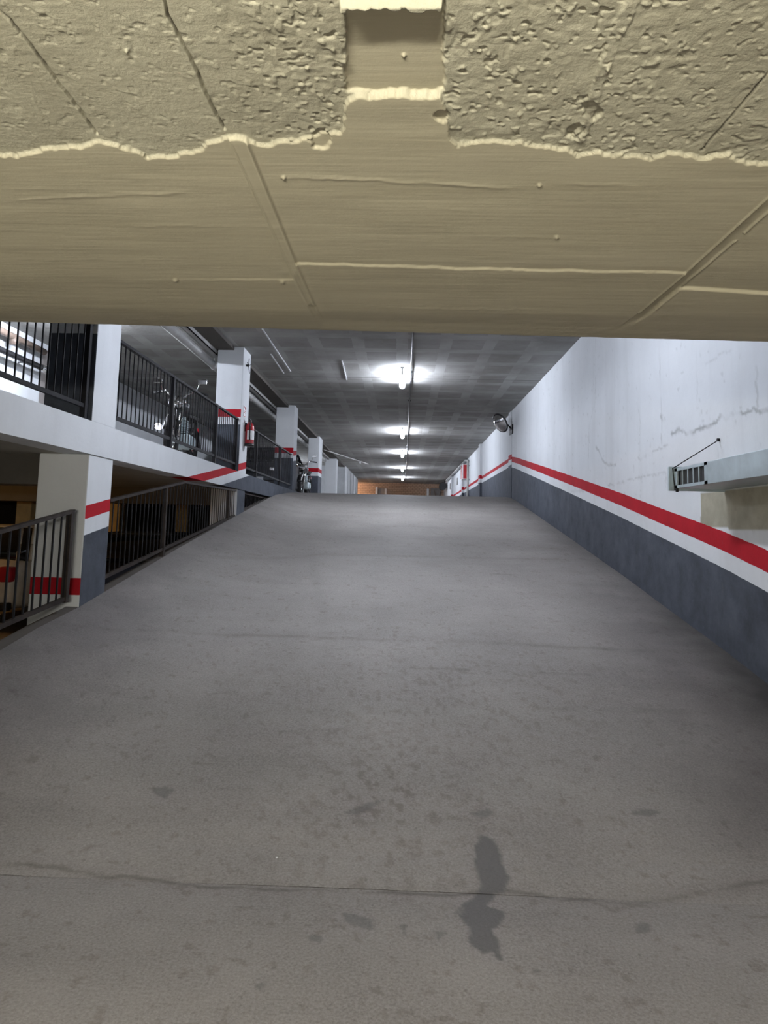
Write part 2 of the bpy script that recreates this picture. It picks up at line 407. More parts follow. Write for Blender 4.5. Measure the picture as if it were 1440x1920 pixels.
def floor_attrs(X, Y):
    wx = X+(fbm(X, Y, 0.05)-0.5)*0.035; wy = Y+(fbm(X+9, Y+4, 0.05)-0.5)*0.035
    st = np.zeros(X.shape)
    for i, (p, pp) in enumerate(zip(STAINW, STAIN)):
        xs = [a[0] for a in p]; ys = [a[1] for a in p]
        m = (X > min(xs)-.1) & (X < max(xs)+.1) & (Y > min(ys)-.1) & (Y < max(ys)+.1)
        k = 1.0 if i == 0 else 0.6
        d = seg_dist(wx[m], wy[m], p+[p[0]]); ins = in_poly(wx[m], wy[m], p)
        st[m] = np.maximum(st[m], k*np.where(ins, 1, np.clip(1-d/0.012, 0, 1)))
    se = np.zeros(X.shape)
    wid = [0.019, 0.05, 0.10, 0.02, 0.03, 0.03, 0.03, 0.02, 0.05, 0.02]; amp = [1.0, 0.45, 0.3, 0.35, 0.4, 0.4, 0.6, 0.35, 0.35, 0.5]
    for p, wd, a in zip(SEAMW, wid, amp):
        d = seg_dist(wx, Y+(fbm(X, Y, 0.12)-0.5)*0.05, p)
        brk = np.clip((fbm(X*1.0, Y, 0.25)-0.28)*3.5, 0, 1)
        se = np.maximum(se, a*brk*np.clip(1-d/wd, 0, 1)**0.8)
        if a > 0.9: se = np.maximum(se, 0.35*np.clip(1-d/0.09, 0, 1)*fbm(X, Y, 0.1))
    # scattered dirt in the wheel-free middle of the ramp
    c = at_ramp(720, 1500); dens = np.exp(-(((X-c[0])/0.55)**2+((Y-c[1])/0.7)**2))
    ru = sstep(0.56, 0.70, fbm(X+3, Y+8, 0.045))*dens*0.8
    c2 = at_ramp(820, 1300); dens2 = np.exp(-(((X-c2[0])/1.3)**2+((Y-c2[1])/1.2)**2))
    ru = np.maximum(ru, 0.55*dens2*sstep(0.58, 0.74, fbm(X*1.3+1, Y+2, 0.05)))
    ru = np.maximum(ru, 0.5*sstep(0.70, 0.76, fbm(X-7, Y+5, 0.05)))
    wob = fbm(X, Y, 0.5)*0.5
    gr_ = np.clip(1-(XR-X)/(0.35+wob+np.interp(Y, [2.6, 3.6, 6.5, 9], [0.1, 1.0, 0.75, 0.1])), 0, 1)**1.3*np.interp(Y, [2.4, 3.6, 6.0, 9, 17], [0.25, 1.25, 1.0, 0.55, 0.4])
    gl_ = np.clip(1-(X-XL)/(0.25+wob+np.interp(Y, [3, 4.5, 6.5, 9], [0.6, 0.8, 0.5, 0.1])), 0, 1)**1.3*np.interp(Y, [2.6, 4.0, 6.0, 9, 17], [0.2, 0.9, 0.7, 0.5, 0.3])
    gm = np.maximum(gr_, gl_)*(0.55+0.6*fbm(X+3, Y, 0.3))  # edge grime with corner vignette and wall shadow painted in
    return dict(stain=st, seam=se, rust=ru, grime_shade=np.clip(gm*0.95, 0, 0.9))
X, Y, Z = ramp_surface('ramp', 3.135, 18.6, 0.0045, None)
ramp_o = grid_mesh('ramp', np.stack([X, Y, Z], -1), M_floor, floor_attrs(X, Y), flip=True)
tagd(ramp_o, 'grey concrete ramp rising between the column row and the banded white wall', kind='structure')
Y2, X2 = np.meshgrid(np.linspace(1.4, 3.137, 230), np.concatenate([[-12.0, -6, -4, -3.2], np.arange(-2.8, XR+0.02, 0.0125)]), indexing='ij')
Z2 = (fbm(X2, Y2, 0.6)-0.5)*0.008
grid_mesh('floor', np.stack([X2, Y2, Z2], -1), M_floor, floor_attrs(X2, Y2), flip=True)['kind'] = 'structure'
bm = bmesh.new()
box(bm, -12, XR, -6, 1.4, -0.2, 0.0)
o = from_bm('floor', bm, M_floor); o['kind'] = 'structure'
bm = bmesh.new(); box(bm, -12, XL-0.12, 3.13, 26, -0.2, 0.0)
from_bm('floor', bm, M_lowfloor)['kind'] = 'structure'
# outer side of the ramp kerb seen from the lower garage
ys = np.arange(3.13, 18.6, 0.25); top = np.stack([np.full(ys.shape, XL), ys, zr(ys)+curb(ys)], -1)
out = top+[-0.12, 0, 0]; bot = out*[1, 1, 0]
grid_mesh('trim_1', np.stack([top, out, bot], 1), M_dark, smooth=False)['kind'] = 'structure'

# right wall -----------------------------------------------------------------
CR = [[(1010+x*0, y) for x, y in ()]]
def z5(x, y): return (900+x*0.375, 620+y*0.375)
CRACKS = [([z5(955,515), z5(1000,495), z5(1030,512), z5(1090,500), z5(1130,480), z5(1180,455), z5(1205,432), z5(1240,440), z5(1280,415), z5(1340,400), z5(1440,400), z5(1560,380)], 0.014, 0.8),
          ([z5(640,775), z5(800,735), z5(930,705)], 0.01, 0.4),
          ([z5(790,645), z5(850,620), z5(900,585), z5(940,570)], 0.012, 0.4),
          ([z5(580,580), z5(600,610), z5(615,650), z5(640,670), z5(680,672)], 0.018, 0.5),
          ([z5(578,40), z5(578,200), z5(576,360), z5(545,470), z5(540,700)], 0.012, 0.38),
          ([z5(895,50), z5(900,150), z5(902,300), z5(906,440), z5(905,560)], 0.010, 0.42),
          ([z5(1080,90), z5(1084,300), z5(1082,420)], 0.008, 0.3), ([z5(1385,190), z5(1384,300), z5(1390,370)], 0.012, 0.4),
          ([z5(325,475), z5(326,492)], 0.02, 0.7), ([z5(905,425), z5(908,445)], 0.02, 0.7), ([z5(768,680), z5(770,700)], 0.012, 0.6),
          ([z5(1100,180), z5(1200,120), z5(1262,88)], 0.008, 0.25), ([z5(450,800), z5(520,800)], 0.02, 0.3),
          ([z5(797,400), z5(799,560), z5(797,640)], 0.008, 0.3), ([z5(1190,550), z5(1190,640)], 0.008, 0.3)]
ysw = [2.5]
while ysw[-1] < 17.2: ysw.append(ysw[-1]+0.0026*ysw[-1])
ysw = np.array([-6, 0, 1.5]+ysw); zsw = np.arange(0, ZC+0.02, 0.02)
Y, Z = np.meshgrid(ysw, zsw, indexing='ij')
crk = np.zeros(Y.shape)
for pts, wd, a in CRACKS:
    pw = [tuple(at_plane(x, y, 0, XR)[1:]) for x, y in pts]
    jy = Y+(fbm(Y, Z, 0.08)-0.5)*0.07; jz = Z+(fbm(Y+5, Z+3, 0.08)-0.5)*0.07
    brk = np.clip(fbm(Y+2, Z+7, 0.2)*3-0.75, 0.15, 1)
    crk = np.maximum(crk, a*brk*np.clip(1.25-seg_dist(jy, jz, pw)/(wd*1.3), 0, 1))
crk = np.maximum(crk, 0.28*sstep(0.74, 0.86, fbm(Y, Z, 0.07)))
pw = [at_plane(x, y, 0, XR)[1:] for x, y in ((1312, 925), (1322, 992), (1440, 988))]
e1 = 6.33+(fbm(Y, Z, 0.15)-0.5)*0.05
patch = np.where((Y < e1) & (Z > 1.655+(Y-5.18)*0.008) & (Z < 1.992) & (Y > 3.2), 1.0, 0.0)
g, r0, r1 = datum_right(Y)
Xw = XR-(fbm(Y, Z, 0.9)-0.5)*0.016
grid_mesh('wall_right', np.stack([Xw, Y, Z], -1), M_wall,
          dict(h=Z-g, r0=r0+0*Z, r1=r1+0*Z, crack=crk, patch=patch), flip=False)['kind'] = 'structure'

def painted_box_obj(name, boxes, fn, mat=None, bevel=0.0, parent=None):
    bm = bmesh.new()
    for b_ in boxes: box(bm, *b_, bevel=bevel)
    o = from_bm(name, bm, mat or M_paint, parent); band_attr(o.data, fn); return o
def flat_up(co, n): return co.z-3.28, 0.14, 0.24
bm = bmesh.new()
painted_box_obj('wall_right', [(XR+0.03, XR+0.3, 17.18, 46.5, 2.3, ZC)], flat_up)['kind'] = 'structure'
for y0 in (17.2, 24.0, 31.0, 38.0):
    painted_box_obj('trim_2', [(XR-0.05 if y0 > 18 else XR-0.02, XR+0.1, y0, y0+0.45, 2.3, ZC)], (lambda co, n: (co.z-3.29, 0.14, 0.27)), bevel=0.01)['kind'] = 'structure'

# ceiling of the upper level
bm = bmesh.new(); box(bm, -6.6, XR+0.3, -6, 46.7, ZC, ZC+0.3)
from_bm('ceiling', bm, M_ceil)['kind'] = 'structure'
# shallow downstand over the column line
bm = bmesh.new(); box(bm, -3.33, -3.02, -6, 44, ZC-0.06, ZC+0.01)
from_bm('trim_3', bm, M_dark)['kind'] = 'structure'
# upper floor slabs
bm = bmesh.new(); box(bm, -12, XL-0.25, -6, 46.5, ZS, ZU)
from_bm('floor', bm, [M_conc])['kind'] = 'structure'
bm = bmesh.new(); box(bm, XL-0.25, XR+0.3, 18.25, 46.5, 2.2, ZU)
from_bm('floor', bm, M_floor)['kind'] = 'structure'
bm = bmesh.new(); box(bm, XL-0.25, XR, -6, 0.60, ZS, ZU); box(bm, XL-0.25, XR, 0.60, 2.06, ZS+0.06, ZU)
from_bm('floor', bm, M_conc)['kind'] = 'structure'
# painted slab edge along the ramp
bm = bmesh.new()
for i in range(33):
    box(bm, XL-0.25, XL+0.012, 2.06+i*0.5, 2.56+i*0.5, ZS, ZU)
bmesh.ops.remove_doubles(bm, verts=bm.verts, dist=0.0005)
o = from_bm('trim_4', bm, M_paint)
def edge_fn(co, n):
    g, a, b = datum_ramp_left(co.y)
    return (co.z-g, a, b)
band_attr(o.data, edge_fn); o['kind'] = 'structure'

# soffit of the slab over the camera: modelled formwork relief -----------------
u = np.linspace(-0.88, 0.83, 960); yv = np.exp(np.linspace(math.log(0.6), math.log(2.115), 640))
YY, UU = np.meshgrid(yv, u, indexing='ij'); XX = YY*UU
P = np.stack([XX, YY, np.full(XX.shape, ZS)], -1); ix, iy = to_px(P)
jx = ix+(fbm(XX, YY, 0.05)-0.5)*14+(fbm(XX, YY, 0.009, 2)-0.5)*7; jy = iy+(fbm(XX+3, YY+2, 0.05)-0.5)*16+(fbm(XX+3, YY+2, 0.010, 2)-0.5)*9
ex = [-900,0,60,130,190,230,265,275,330,375,390,430,462,490,560,600,640,641,645,665,740,828,836,842,860,880,950,1000,1065,1080,1170,1220,1250,1300,1330,1360,1440,2300]
ey = [310,297,288,280,275,283,290,299,296,290,275,258,262,278,268,262,255,225,200,187,185,188,200,262,278,272,270,277,282,295,297,300,290,300,300,298,312,330]
o_ = np.argsort(np.array(ex), kind='stable'); ex = np.array(ex, float)[o_]; ey = np.array(ey, float)[o_]
edge = np.interp(jx, ex, ey)
sm_ = sstep(-1.6, 1.6, jy-edge)                       # 1 = smooth board-marked zone
d = 0.0055*sm_*(0.85+0.35*vnoise(XX, YY, 0.16))
rough = 1-sm_
bumps = (fbm(XX, YY, 0.022, 3)-0.5)*0.0036+(fbm(XX, YY, 0.12)-0.5)*0.006
pits = sstep(0.68, 0.80, fbm(XX*1.0+5, YY*0.7, 0.020, 2))
zone = 0.35+0.65*sstep(380, 620, ix)*(1-sstep(1000, 1400, ix)*0.5)
d += rough*0.62*(bumps*zone*0.9-pits*0.002*zone+zone*0.0022*(fbm(XX, YY, 0.010, 3)-0.5)-zone*0.0035*sstep(0.70, 0.80, fbm(XX+1, YY+1, 0.011, 2))+0.0025*zone*sstep(0.74, 0.82, fbm(XX+8, YY+6, 0.012, 2)))
d += (1-rough)*(fbm(XX*0.25, YY, 0.045)-0.5)*0.0012
# recessed pocket
rec = sstep(-3, 3, jx-648)*sstep(-3, 3, 833-jx)*sstep(-3, 3, 184-jy)*sstep(-3, 3, jy-14)
d = d*(1-rec)+rec*(-0.006); rough = rough*(1-rec)
top = sstep(-2, 2, jx-636)*sstep(-2, 2, 828-jx)*sstep(-2, 2, 20-iy)*sstep(-3, 3, iy-7); d += top*0.014
# batten imprint on the left
def lx(y, p, q): return p[0]+(y-p[1])*(q[0]-p[0])/(q[1]-p[1])
lft = lx(jy, (432, 268), (577, 577)); rgt = lx(jy, (465, 272), (588, 577)); inb = (jy > 262) & (jy < 585)
lft = lx(iy, (432, 268), (577, 577)); rgt = lx(iy, (465, 272), (588, 577))
strip = sstep(-1.5, 1.5, ix-lft)*sstep(-1.5, 1.5, rgt-ix)*sm_*sstep(-4, 4, 578-iy)
d += strip*0.003
ridge = lambda dist, wdt, hgt: hgt*np.clip(1-np.abs(dist)/wdt, 0, 1)
d += ridge(ix-rgt, 3.0, 0.0035)*sm_*(iy < 578)+ridge(ix-lft, 2.5, 0.002)*sm_*(iy < 578)
# right-hand steps
rline = lambda y: lx(y, (1440, 375), (1205, 588))
seamy = np.interp(ix, [552, 800, 1275], [493, 502, 512])
pan = sm_*sstep(-1, 1, ix-rgt)*sstep(-1.5, 1.5, rline(iy)-ix)
jag = (fbm(XX, YY, 0.03)-0.5)*5
d += pan*sstep(-2, 2, iy-seamy+jag)*0.0040
d += sm_*sstep(-1, 1, lft-ix)*sstep(-2, 2, iy-525+jag*0.5)*0.0016*sstep(100, 520, ix)
rr = sm_*sstep(-1.5, 1.5, ix-rline(iy)); d -= rr*0.005
d += ridge(ix-rline(iy), 3.5, 0.006)*sm_*(iy < 592)
l2 = lx(iy, (1440, 405), (1222, 592)); d += ridge(ix-l2-jag, 3.5, 0.004)*sm_*(iy < 592)*(fbm(XX, YY, 0.06) > 0.42)
d += rr*sstep(-2, 2, iy-np.interp(ix, [1290, 1440], [546, 556]))*sstep(-3, 3, ix-l2)*0.007
# soft horizontal trowel ridges
for pts, hh in (([(0,378),(200,368),(430,362)], 0.0012), ([(190,426),(470,425)], 0.0010), ([(500,332),(640,338),(900,352),(1010,360)], 0.0016),
                ([(870,445),(1090,449)], 0.0010), ([(0,490),(380,488)], 0.0008), ([(1020,345),(1300,352)], 0.0010), ([(620,578),(1100,590)], 0.0012), ([(750,385),(915,400)], 0.001)):
    fx_ = np.clip((ix-pts[0][0])/90, 0, 1)*np.clip((pts[-1][0]-ix)/120, 0, 1)
    d += 0.75*hh*fx_*(0.35+0.9*fbm(XX, YY*0.3, 0.05))*np.clip(1-seg_dist(ix, iy+jag*1.6, pts)/6.0, 0, 1)**1.4*sm_
# seams and chipped spots in the rough zone
crk = np.zeros(ix.shape)
for pts, wdt, dep, broken in (([(290,-60),(315,40),(340,90),(372,150),(395,205),(420,250)], 2.6, 0.006, 0.45), ([(-40,0),(20,50),(60,100),(105,160),(140,205),(182,260)], 2.4, 0.005, 0.48),
                      ([(1470,110),(1440,150),(1370,230),(1315,292)], 1.8, 0.003, 0.38)):
    dd = seg_dist(ix+(fbm(XX, YY, 0.02)-0.5)*6, iy, pts); k = np.clip(1.3-dd/wdt, 0, 1)*rough
    d -= dep*k; crk = np.maximum(crk, k*np.clip((fbm(XX, YY, 0.03)-broken)*8, 0, 1)*0.9)
pts = [(1215,-60),(1190,0),(1170,50),(1160,70),(1140,110),(1120,160),(1112,200),(1085,262)]
dd = seg_dist(jx, jy, pts); wv = 9+10*fbm(XX, YY, 0.05); k = sstep(0, 3, wv-dd)*rough
d += k*(0.006*(fbm(XX, YY, 0.035)-0.25)); crk = np.maximum(crk, 0.5*sstep(0.62, 0.7, fbm(XX, YY, 0.03))*k)
for cx, cy, rad in ((1110, 218, 17), (1077, 254, 16), (828, 222, 13), (603, 268, 17)):
    d = d+(-0.0045)*sstep(-2.5, 2.5, rad-np.hypot(jx-cx, (jy-cy)*1.1))
for cx, cy in ((330,527),(532,335),(530,530),(757,122),(237,106),(1140,137),(1187,270),(1012,350),(1044,447)):
    d += 0.004*np.clip(1-np.hypot(ix-cx, iy-cy)/5, 0, 1)
d = 0.0065+(d-0.0065)*(1-sstep(1.83, 1.97, YY))
ys_ = np.interp(XX, [-1.3, -0.28, -0.25, 1.2], [1.58, 1.58, 1.45, 1.49])
d -= 0.030*np.clip(YY-ys_, 0, 0.5)
cham = np.clip((YY-1.83)/0.27, 0, 1)
Y0_ = YY; YY = YY+(2.04+(XX+1.3)*0.040-2.063)*sstep(1.8, 2.08, YY)
zz = ZS+0.008-d+cham**1.3*0.018+np.clip((Y0_-2.085)/0.03, 0, 1)**2*0.03+(fbm(XX, YY, 0.03)-0.5)*0.002*cham
P = np.stack([XX, YY, zz], -1)
yend = P[-1:].copy(); yend[..., 1] += 0.003; yend[..., 2] = ZU; P = np.concatenate([P, yend], 0)
pad = lambda a: np.concatenate([a, a[-1:]], 0)
grid_mesh('ceiling', P, M_soffit, dict(rough=pad(rough), crack=pad(crk)))['kind'] = 'structure'
bm = bmesh.new()
for sx_, ue, xe in ((1, 0.83, XR), (-1, -0.88, XL)):
    vs = [bm.verts.new((ue*0.6, 0.6, ZS)), bm.verts.new((xe, 0.6, ZS)), bm.verts.new((xe, 2.115, ZS+0.03)), bm.verts.new((ue*2.115, 2.115, ZS+0.03)), bm.verts.new((ue*2.115, 2.115, ZU)), bm.verts.new((xe, 2.115, ZU))]
    bm.faces.new(vs[:4]); bm.faces.new((vs[3], vs[2], vs[5], vs[4]))
from_bm('ceiling', bm, M_soffit)['kind'] = 'structure'

# enclosing walls
painted_box_obj('wall_left', [(-6.7, -6.4, -6, 46.5, ZU, ZC)], (lambda co, n: (co.z-3.0, 0.1, 0.2)))['kind'] = 'structure'
bm = bmesh.new(); box(bm, -6.5, -6.394, 11.3, 13.2, ZU, 4.6, 0.002)
o = from_bm('door_1', bm, M_shutter); o['kind'] = 'structure'
bm = bmesh.new(); box(bm, -12, -11.8, -6, 26, 0, ZS); box(bm, -12, XL-0.12, 25.8, 26, 0, ZS)
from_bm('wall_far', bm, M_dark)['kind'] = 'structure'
bm = bmesh.new(); box(bm, -12, XR+0.3, -6.2, -6, 0, ZC)
from_bm('wall_near', bm, M_conc)['kind'] = 'structure'
bm = bmesh.new(); box(bm, -6.6, XR+0.3, 46.5, 46.7, ZU-0.1, ZC)
from_bm('wall_back', bm, M_brick)['kind'] = 'structure'
bm = bmesh.new(); box(bm, -6.4, -3.0, 34.0, 34.15, ZU, ZC); box(bm, -3.15, -3.0, 34.15, 43.5, ZU, ZC); box(bm, -6.4, -3.0, 43.5, 43.6, ZU, ZC)
for y in (35.5, 37.5, 39.5, 41.5): box(bm, -3.0, -2.97, y, y+0.08, ZU, ZC)
from_bm('wall_store', bm, M_panel)['kind'] = 'structure'
# downstand beams under the lower soffit
bm = bmesh.new()
for y in (6.0, 11.6): box(bm, -11.8, -3.3, y, y+0.35, ZS-0.28, ZS)
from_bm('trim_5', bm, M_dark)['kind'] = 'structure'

# ================================================================== COLUMNS
def column(x, y, wx, wy, label, lower=True, beigelow=True):
    bxs = [(x-wx, x, y, y+wy, ZU, ZC)]
    if lower: bxs.append((x-wx, x, y, y+wy, 0, ZS))
    bm = bmesh.new()
    for b_ in bxs: box(bm, *b_, bevel=0.012)
    bmesh.ops.bisect_plane(bm, geom=bm.verts[:]+bm.edges[:]+bm.faces[:], plane_co=(0, y+wy*0.5, 0), plane_no=(0, 1, 0))
    o = from_bm('concrete_column', bm, M_paint)
    def fn(co, n):
        if n.x > 0.6 and y < 17.3: g, a, b = datum_ramp_left(co.y); return co.z-g, a, b
        if y > 29: return co.z-2.4, 9, 10
        if co.z > 2.3: return co.z-3.32, 0.13, 0.27
        return co.z-0.3, 0.64, 0.79
    band_attr(o.data, fn)
    return tagd(o, label, 'column', 'row of square columns beside the ramp')
column(XL, 5.93, 0.46, 0.50, 'nearest white column beside the ramp, red band and blue grey base, black railing ending against it')
column(XL, 11.38, 0.46, 0.55, 'white square column with the red fire extinguisher and small sign on its side')
column(XL, 16.98, 0.48, 0.52, 'white square column just past the ramp top, next one behind the fire extinguisher column')
column(-2.95, 22.9, 0.38, 0.9, 'fourth white column from the viewer, thin red ring over dark grey base', lower=False)
column(-3.04, 29.8, 0.5, 0.7, 'small far white column beside the grey storage wall', lower=False)

def ochre(x, y, w_, label):
    bm = bmesh.new(); box(bm, x-w_/2, x+w_/2, y, y+w_, 0, ZS, 0.02)
    tagd(from_bm('concrete_column', bm, M_orange), label, 'column')
ochre(-9.05, 15.7, 0.36, 'ochre lit column in the lower garage left of the nearest white column')
ochre(-6.1, 13.9, 0.30, 'orange lit column in the lower garage just right of the nearest white column')
ochre(-6.55, 19.6, 0.34, 'dim brown column deep in the lower garage behind the sloping railing')

# ================================================================== RAILINGS
def railing(label, ya, yb, top, bot, posts, x=XL-0.05, step=0.112, mat=None, flats=True, bw=0.010):
    mat = mat or M_iron
    r = empty('iron_railing', (x, ya, float(bot(ya)))); tagd(r, label, 'railing')
    I = Vector(r.location)
    def pts(fn, a=ya, b=yb):
        k = [a]+[q for q in (8.65,) if a < q < b]+[b]; return [Vector((x, q, float(fn(q))))-I for q in k]
    bm = bmesh.new()
    P_ = pts(top)
    for a, b in zip(P_[:-1], P_[1:]): bar(bm, a, b, 0.045, 0.028)
    from_bm('top_rail', bm, mat, r)
    bm = bmesh.new(); P_ = pts(bot)
    for a, b in zip(P_[:-1], P_[1:]): bar(bm, a, b, 0.03, 0.035)
    from_bm('bottom_rail', bm, mat, r)
    for q, zb in posts:
        bm = bmesh.new(); box(bm, -0.025, 0.025, q-ya-0.025, q-ya+0.025, zb-I.z, float(top(q))-I.z+0.005, 0.003)
        from_bm('post', bm, mat, r)
    q = ya+step
    while q < yb-0.03:
        bm = bmesh.new(); h = bw/2
        box(bm, -h, h, q-ya-h, q-ya+h, float(bot(q))-I.z, float(top(q))-I.z)
        from_bm('baluster', bm, M_iron, r); q += step
    return r
up_t = lambda y: 3.41; up_b = lambda y: 2.63
railing('black balcony railing at the upper left corner, between the frame edge and the nearest column', 2.2, 5.92, up_t, up_b, [(2.25, ZU), (4.0, ZU), (5.86, ZU)])
railing('black balcony railing in front of the motorcycle, between the two nearest columns', 6.45, 11.36, up_t, up_b, [(8.1, ZU), (10.05, ZU), (11.3, ZU)])
railing('black balcony railing between the extinguisher column and the column at the ramp top', 11.96, 16.95, up_t, up_b, [(12.9, ZU), (15.4, ZU)])
lt = lambda y: np.interp(y, [3.4, 4.67, 5.75], [1.29, 1.50, 1.68]); lb = lambda y: np.interp(y, [3.4, 4.77, 5.75], [0.67, 0.82, 0.935])
railing('short black railing at the left frame edge, silver car behind it', 3.4, 5.76, lt, lb, [(3.45, 0.5), (5.72, 0.90)], x=XL-0.03, step=0.121, mat=M_ironbrown, bw=0.013)
mt = lambda y: np.interp(y, [6.45, 8.65, 11.36], [1.80, 2.13, 2.17]); mb = lambda y: np.interp(y, [6.45, 8.78, 11.36], [1.06, 1.39, 1.745])
railing('sloping brown iron railing under the white slab edge', 6.45, 11.36, mt, mb, [(8.0, 0.95), (10.9, 1.62)], x=XL-0.03, step=0.115, mat=M_ironbrown)
tt = lambda y: 2.16; tb = lambda y: np.interp(y, [11.95, 14.3], [1.86, 2.14])
railing('small dark railing in the triangular gap under the slab behind the extinguisher column', 11.95, 14.2, tt, tb, [(12.0, 1.8)], x=XL-0.06, mat=M_ironbrown)

# ================================================================== LAMPS
def tube_light(x, y, z, L, mat, label, group=None, along='Y', rad=0.058, name='fluorescent_light'):
    r = empty(name, (x, y, z)); tagd(r, label, 'light', group)
    bm = bmesh.new(); hw = 0.035
    box(bm, -hw, hw, -L/2, L/2, -0.035, 0, 0.006) if along == 'Y' else box(bm, -L/2, L/2, -hw, hw, -0.035, 0, 0.006)
    from_bm('housing', bm, M_white, r)
    for s in (-1, 1):
        bm = bmesh.new()
        c = (0, s*(L/2-0.02), 0) if along == 'Y' else (s*(L/2-0.02), 0, 0)
        box(bm, c[0]-0.02, c[0]+0.02, c[1]-0.02, c[1]+0.02, -0.035-rad*2.1, -0.03, 0.004)
        from_bm('end_cap', bm, M_white, r)
    bm = bmesh.new(); zz_ = -0.05-rad
    a, b = ((0, -L/2+0.03, zz_), (0, L/2-0.03, zz_)) if along == 'Y' else ((-L/2+0.03, 0, zz_), (L/2-0.03, 0, zz_))
    tube(bm, a, b, rad, 12); from_bm('lamp_tube', bm, mat, r, smooth=True)
    return r
for y, lb_ in ((6.6, 'lit white tube light over the middle of the ramp, hidden by the slab edge'), (13.3, 'nearest and brightest lit tube light on the ceiling over the ramp top'),
               (21.2, 'second lit tube light along the ceiling, counting from the brightest one'), (27.2, 'third lit tube light along the ceiling, counting from the brightest one'),
               (34.2, 'fourth lit tube light along the ceiling, in its violet glow'), (40.8, 'smallest, farthest lit tube light on the ceiling before the brick wall')):
    tube_light(-0.07, y, ZC, 1.3, E_cool, lb_, 'row of tube lights on the ceiling')
tube_light(-5.1, 9.4, ZC, 1.2, E_bay, 'lit tube light over the motorcycle parking bay', name='fluorescent_light')
tube_light(-5.85, 31.2, ZC, 1.2, E_bay, 'added unseen fill light in the far parking bays behind the columns')  # added fill, placed out of sight behind a column
nl = tube_light(-0.4, -1.1, 1.84, 1.2, E_near, 'lit tube light hung under the low slab behind the viewer', along='X', rad=0.03)
bm = bmesh.new()
for sx_ in (-0.45, 0.45): tube(bm, (sx_, 0, -0.01), (sx_, 0, ZS-1.84), 0.006)
from_bm('hanging_rod', bm, M_iron, nl)
tube_light(-8.9, 9.2, ZS-0.30, 1.2, E_warm, 'orange sodium lit tube in the lower garage', rad=0.05)
tube_light(-4.6, 45.0, ZC, 1.0, E_far, 'added unseen warm fill light by the far brick wall, behind the storage wall', along='X')  # added warm fill, kept out of sight, brightens the brick

# ================================================================== SERVICES
bm = bmesh.new(); pipe(bm, [(0.10, 2.3, ZC-0.02), (0.10, 12, ZC-0.025), (0.11, 26, ZC-0.02), (0.10, 44, ZC-0.02)], 0.016)
for y in range(4, 44, 3): box(bm, 0.07, 0.13, y-0.02, y+0.02, ZC-0.03, ZC)
tagd(from_bm('cable_conduit', bm, M_black), 'long dark conduit running along the ceiling beside the row of tube lights', 'conduit')
bm = bmesh.new(); tube(bm, (-3.54, 2, 4.5), (-3.54, 29.5, 4.5), 0.072, 16)
for y in range(3, 29, 3): torus(bm, (-3.54, y, 4.5), 0.075, 0.01, 'Y', 16, 6); tube(bm, (-3.54, y, 4.55), (-3.54, y, ZC), 0.008)
tagd(from_bm('drain_pipe', bm, M_greypipe, smooth=True), 'thick grey pipe hung under the ceiling behind the columns', 'pipe')
bm = bmesh.new(); box(bm, -3.44, -3.34, 2, 29.5, 4.56, 4.58); box(bm, -3.44, -3.43, 2, 29.5, 4.56, 4.64); box(bm, -3.35, -3.34, 2, 29.5, 4.56, 4.64)
for y in range(3, 29, 2): box(bm, -3.40, -3.38, y, y+0.02, 4.6, ZC)
tagd(from_bm('cable_tray', bm, M_greypipe), 'narrow grey cable tray along the ceiling just behind the column tops', 'cable tray')
a = at_plane(607, 843, 2, 4.64); b = at_plane(690, 870, 2, 4.64); cpt = a+(b-a)*0.80
r = empty('branch_pipe', a); tagd(r, 'thin pale pipe crossing the ceiling diagonally from the fourth column', 'pipe')
bm = bmesh.new(); tube(bm, (0, 0, 0), tuple(b-a), 0.025); tube(bm, (-0.02, -0.1, 0), (-0.02, -0.1, 0.05), 0.02)
for t in (0.05, 0.4, 0.7, 0.95): q = (b-a)*t; tube(bm, tuple(q), (q[0], q[1], q[2]+0.06), 0.01)
from_bm('pipe_run', bm, M_greypipe, r, True)
bm = bmesh.new(); tube(bm, tuple(cpt-a-np.array([0, 0, .09])), tuple(cpt-a), 0.04); from_bm('sprinkler_head', bm, M_white, r)
for q0, q1 in (((492, 617), (545, 697)), ((508, 664), (532, 700)), ((641, 676), (650, 712))):
    a = at_plane(*q0, 2, ZC-0.004); b = at_plane(*q1, 2, ZC-0.004)
    bm = bmesh.new(); bar(bm, a, b, 0.022, 0.012)
    tagd(from_bm('formwork_batten', bm, M_white), 'thin pale ceiling strip %s' % {492: 'near the slab edge, longest of the three', 508: 'beside the longest one, shortest of the three', 641: 'just left of the brightest tube light'}[q0[0]], 'strip')
# pipes on the far side of the first balcony bay
bm = bmesh.new(); tube(bm, (-6.2, 8.6, 4.17), (-6.2, 10.95, 4.17), 0.05, 12)
rp = empty('black_pipe', (0, 0, 0)); tagd(rp, 'black pipe with a shiny end seen through the upper left railing', 'pipe')
from_bm('pipe_run', bm, M_black, rp, True)
bm = bmesh.new(); tube(bm, (-6.2, 10.95, 4.17), (-6.2, 11.3, 4.17), 0.058, 12); from_bm('shiny_end', bm, M_chrome, rp, True)['label'] = 'chrome pipe end'
bm = bmesh.new()
for y in (8.8, 10.6): tube(bm, (-6.2, y, 4.17), (-6.41, y, 4.17), 0.012)
from_bm('wall_bracket', bm, M_black, rp)
bm = bmesh.new(); tube(bm, (-6.25, 8.8, 4.48), (-6.25, 11.1, 4.48), 0.055, 12); tube(bm, (-6.25, 10.2, 4.48), (-6.25, 10.2, 4.36), 0.07, 12)
for y in (9, 10.9): tube(bm, (-6.25, y, 4.48), (-6.41, y, 4.48), 0.012)
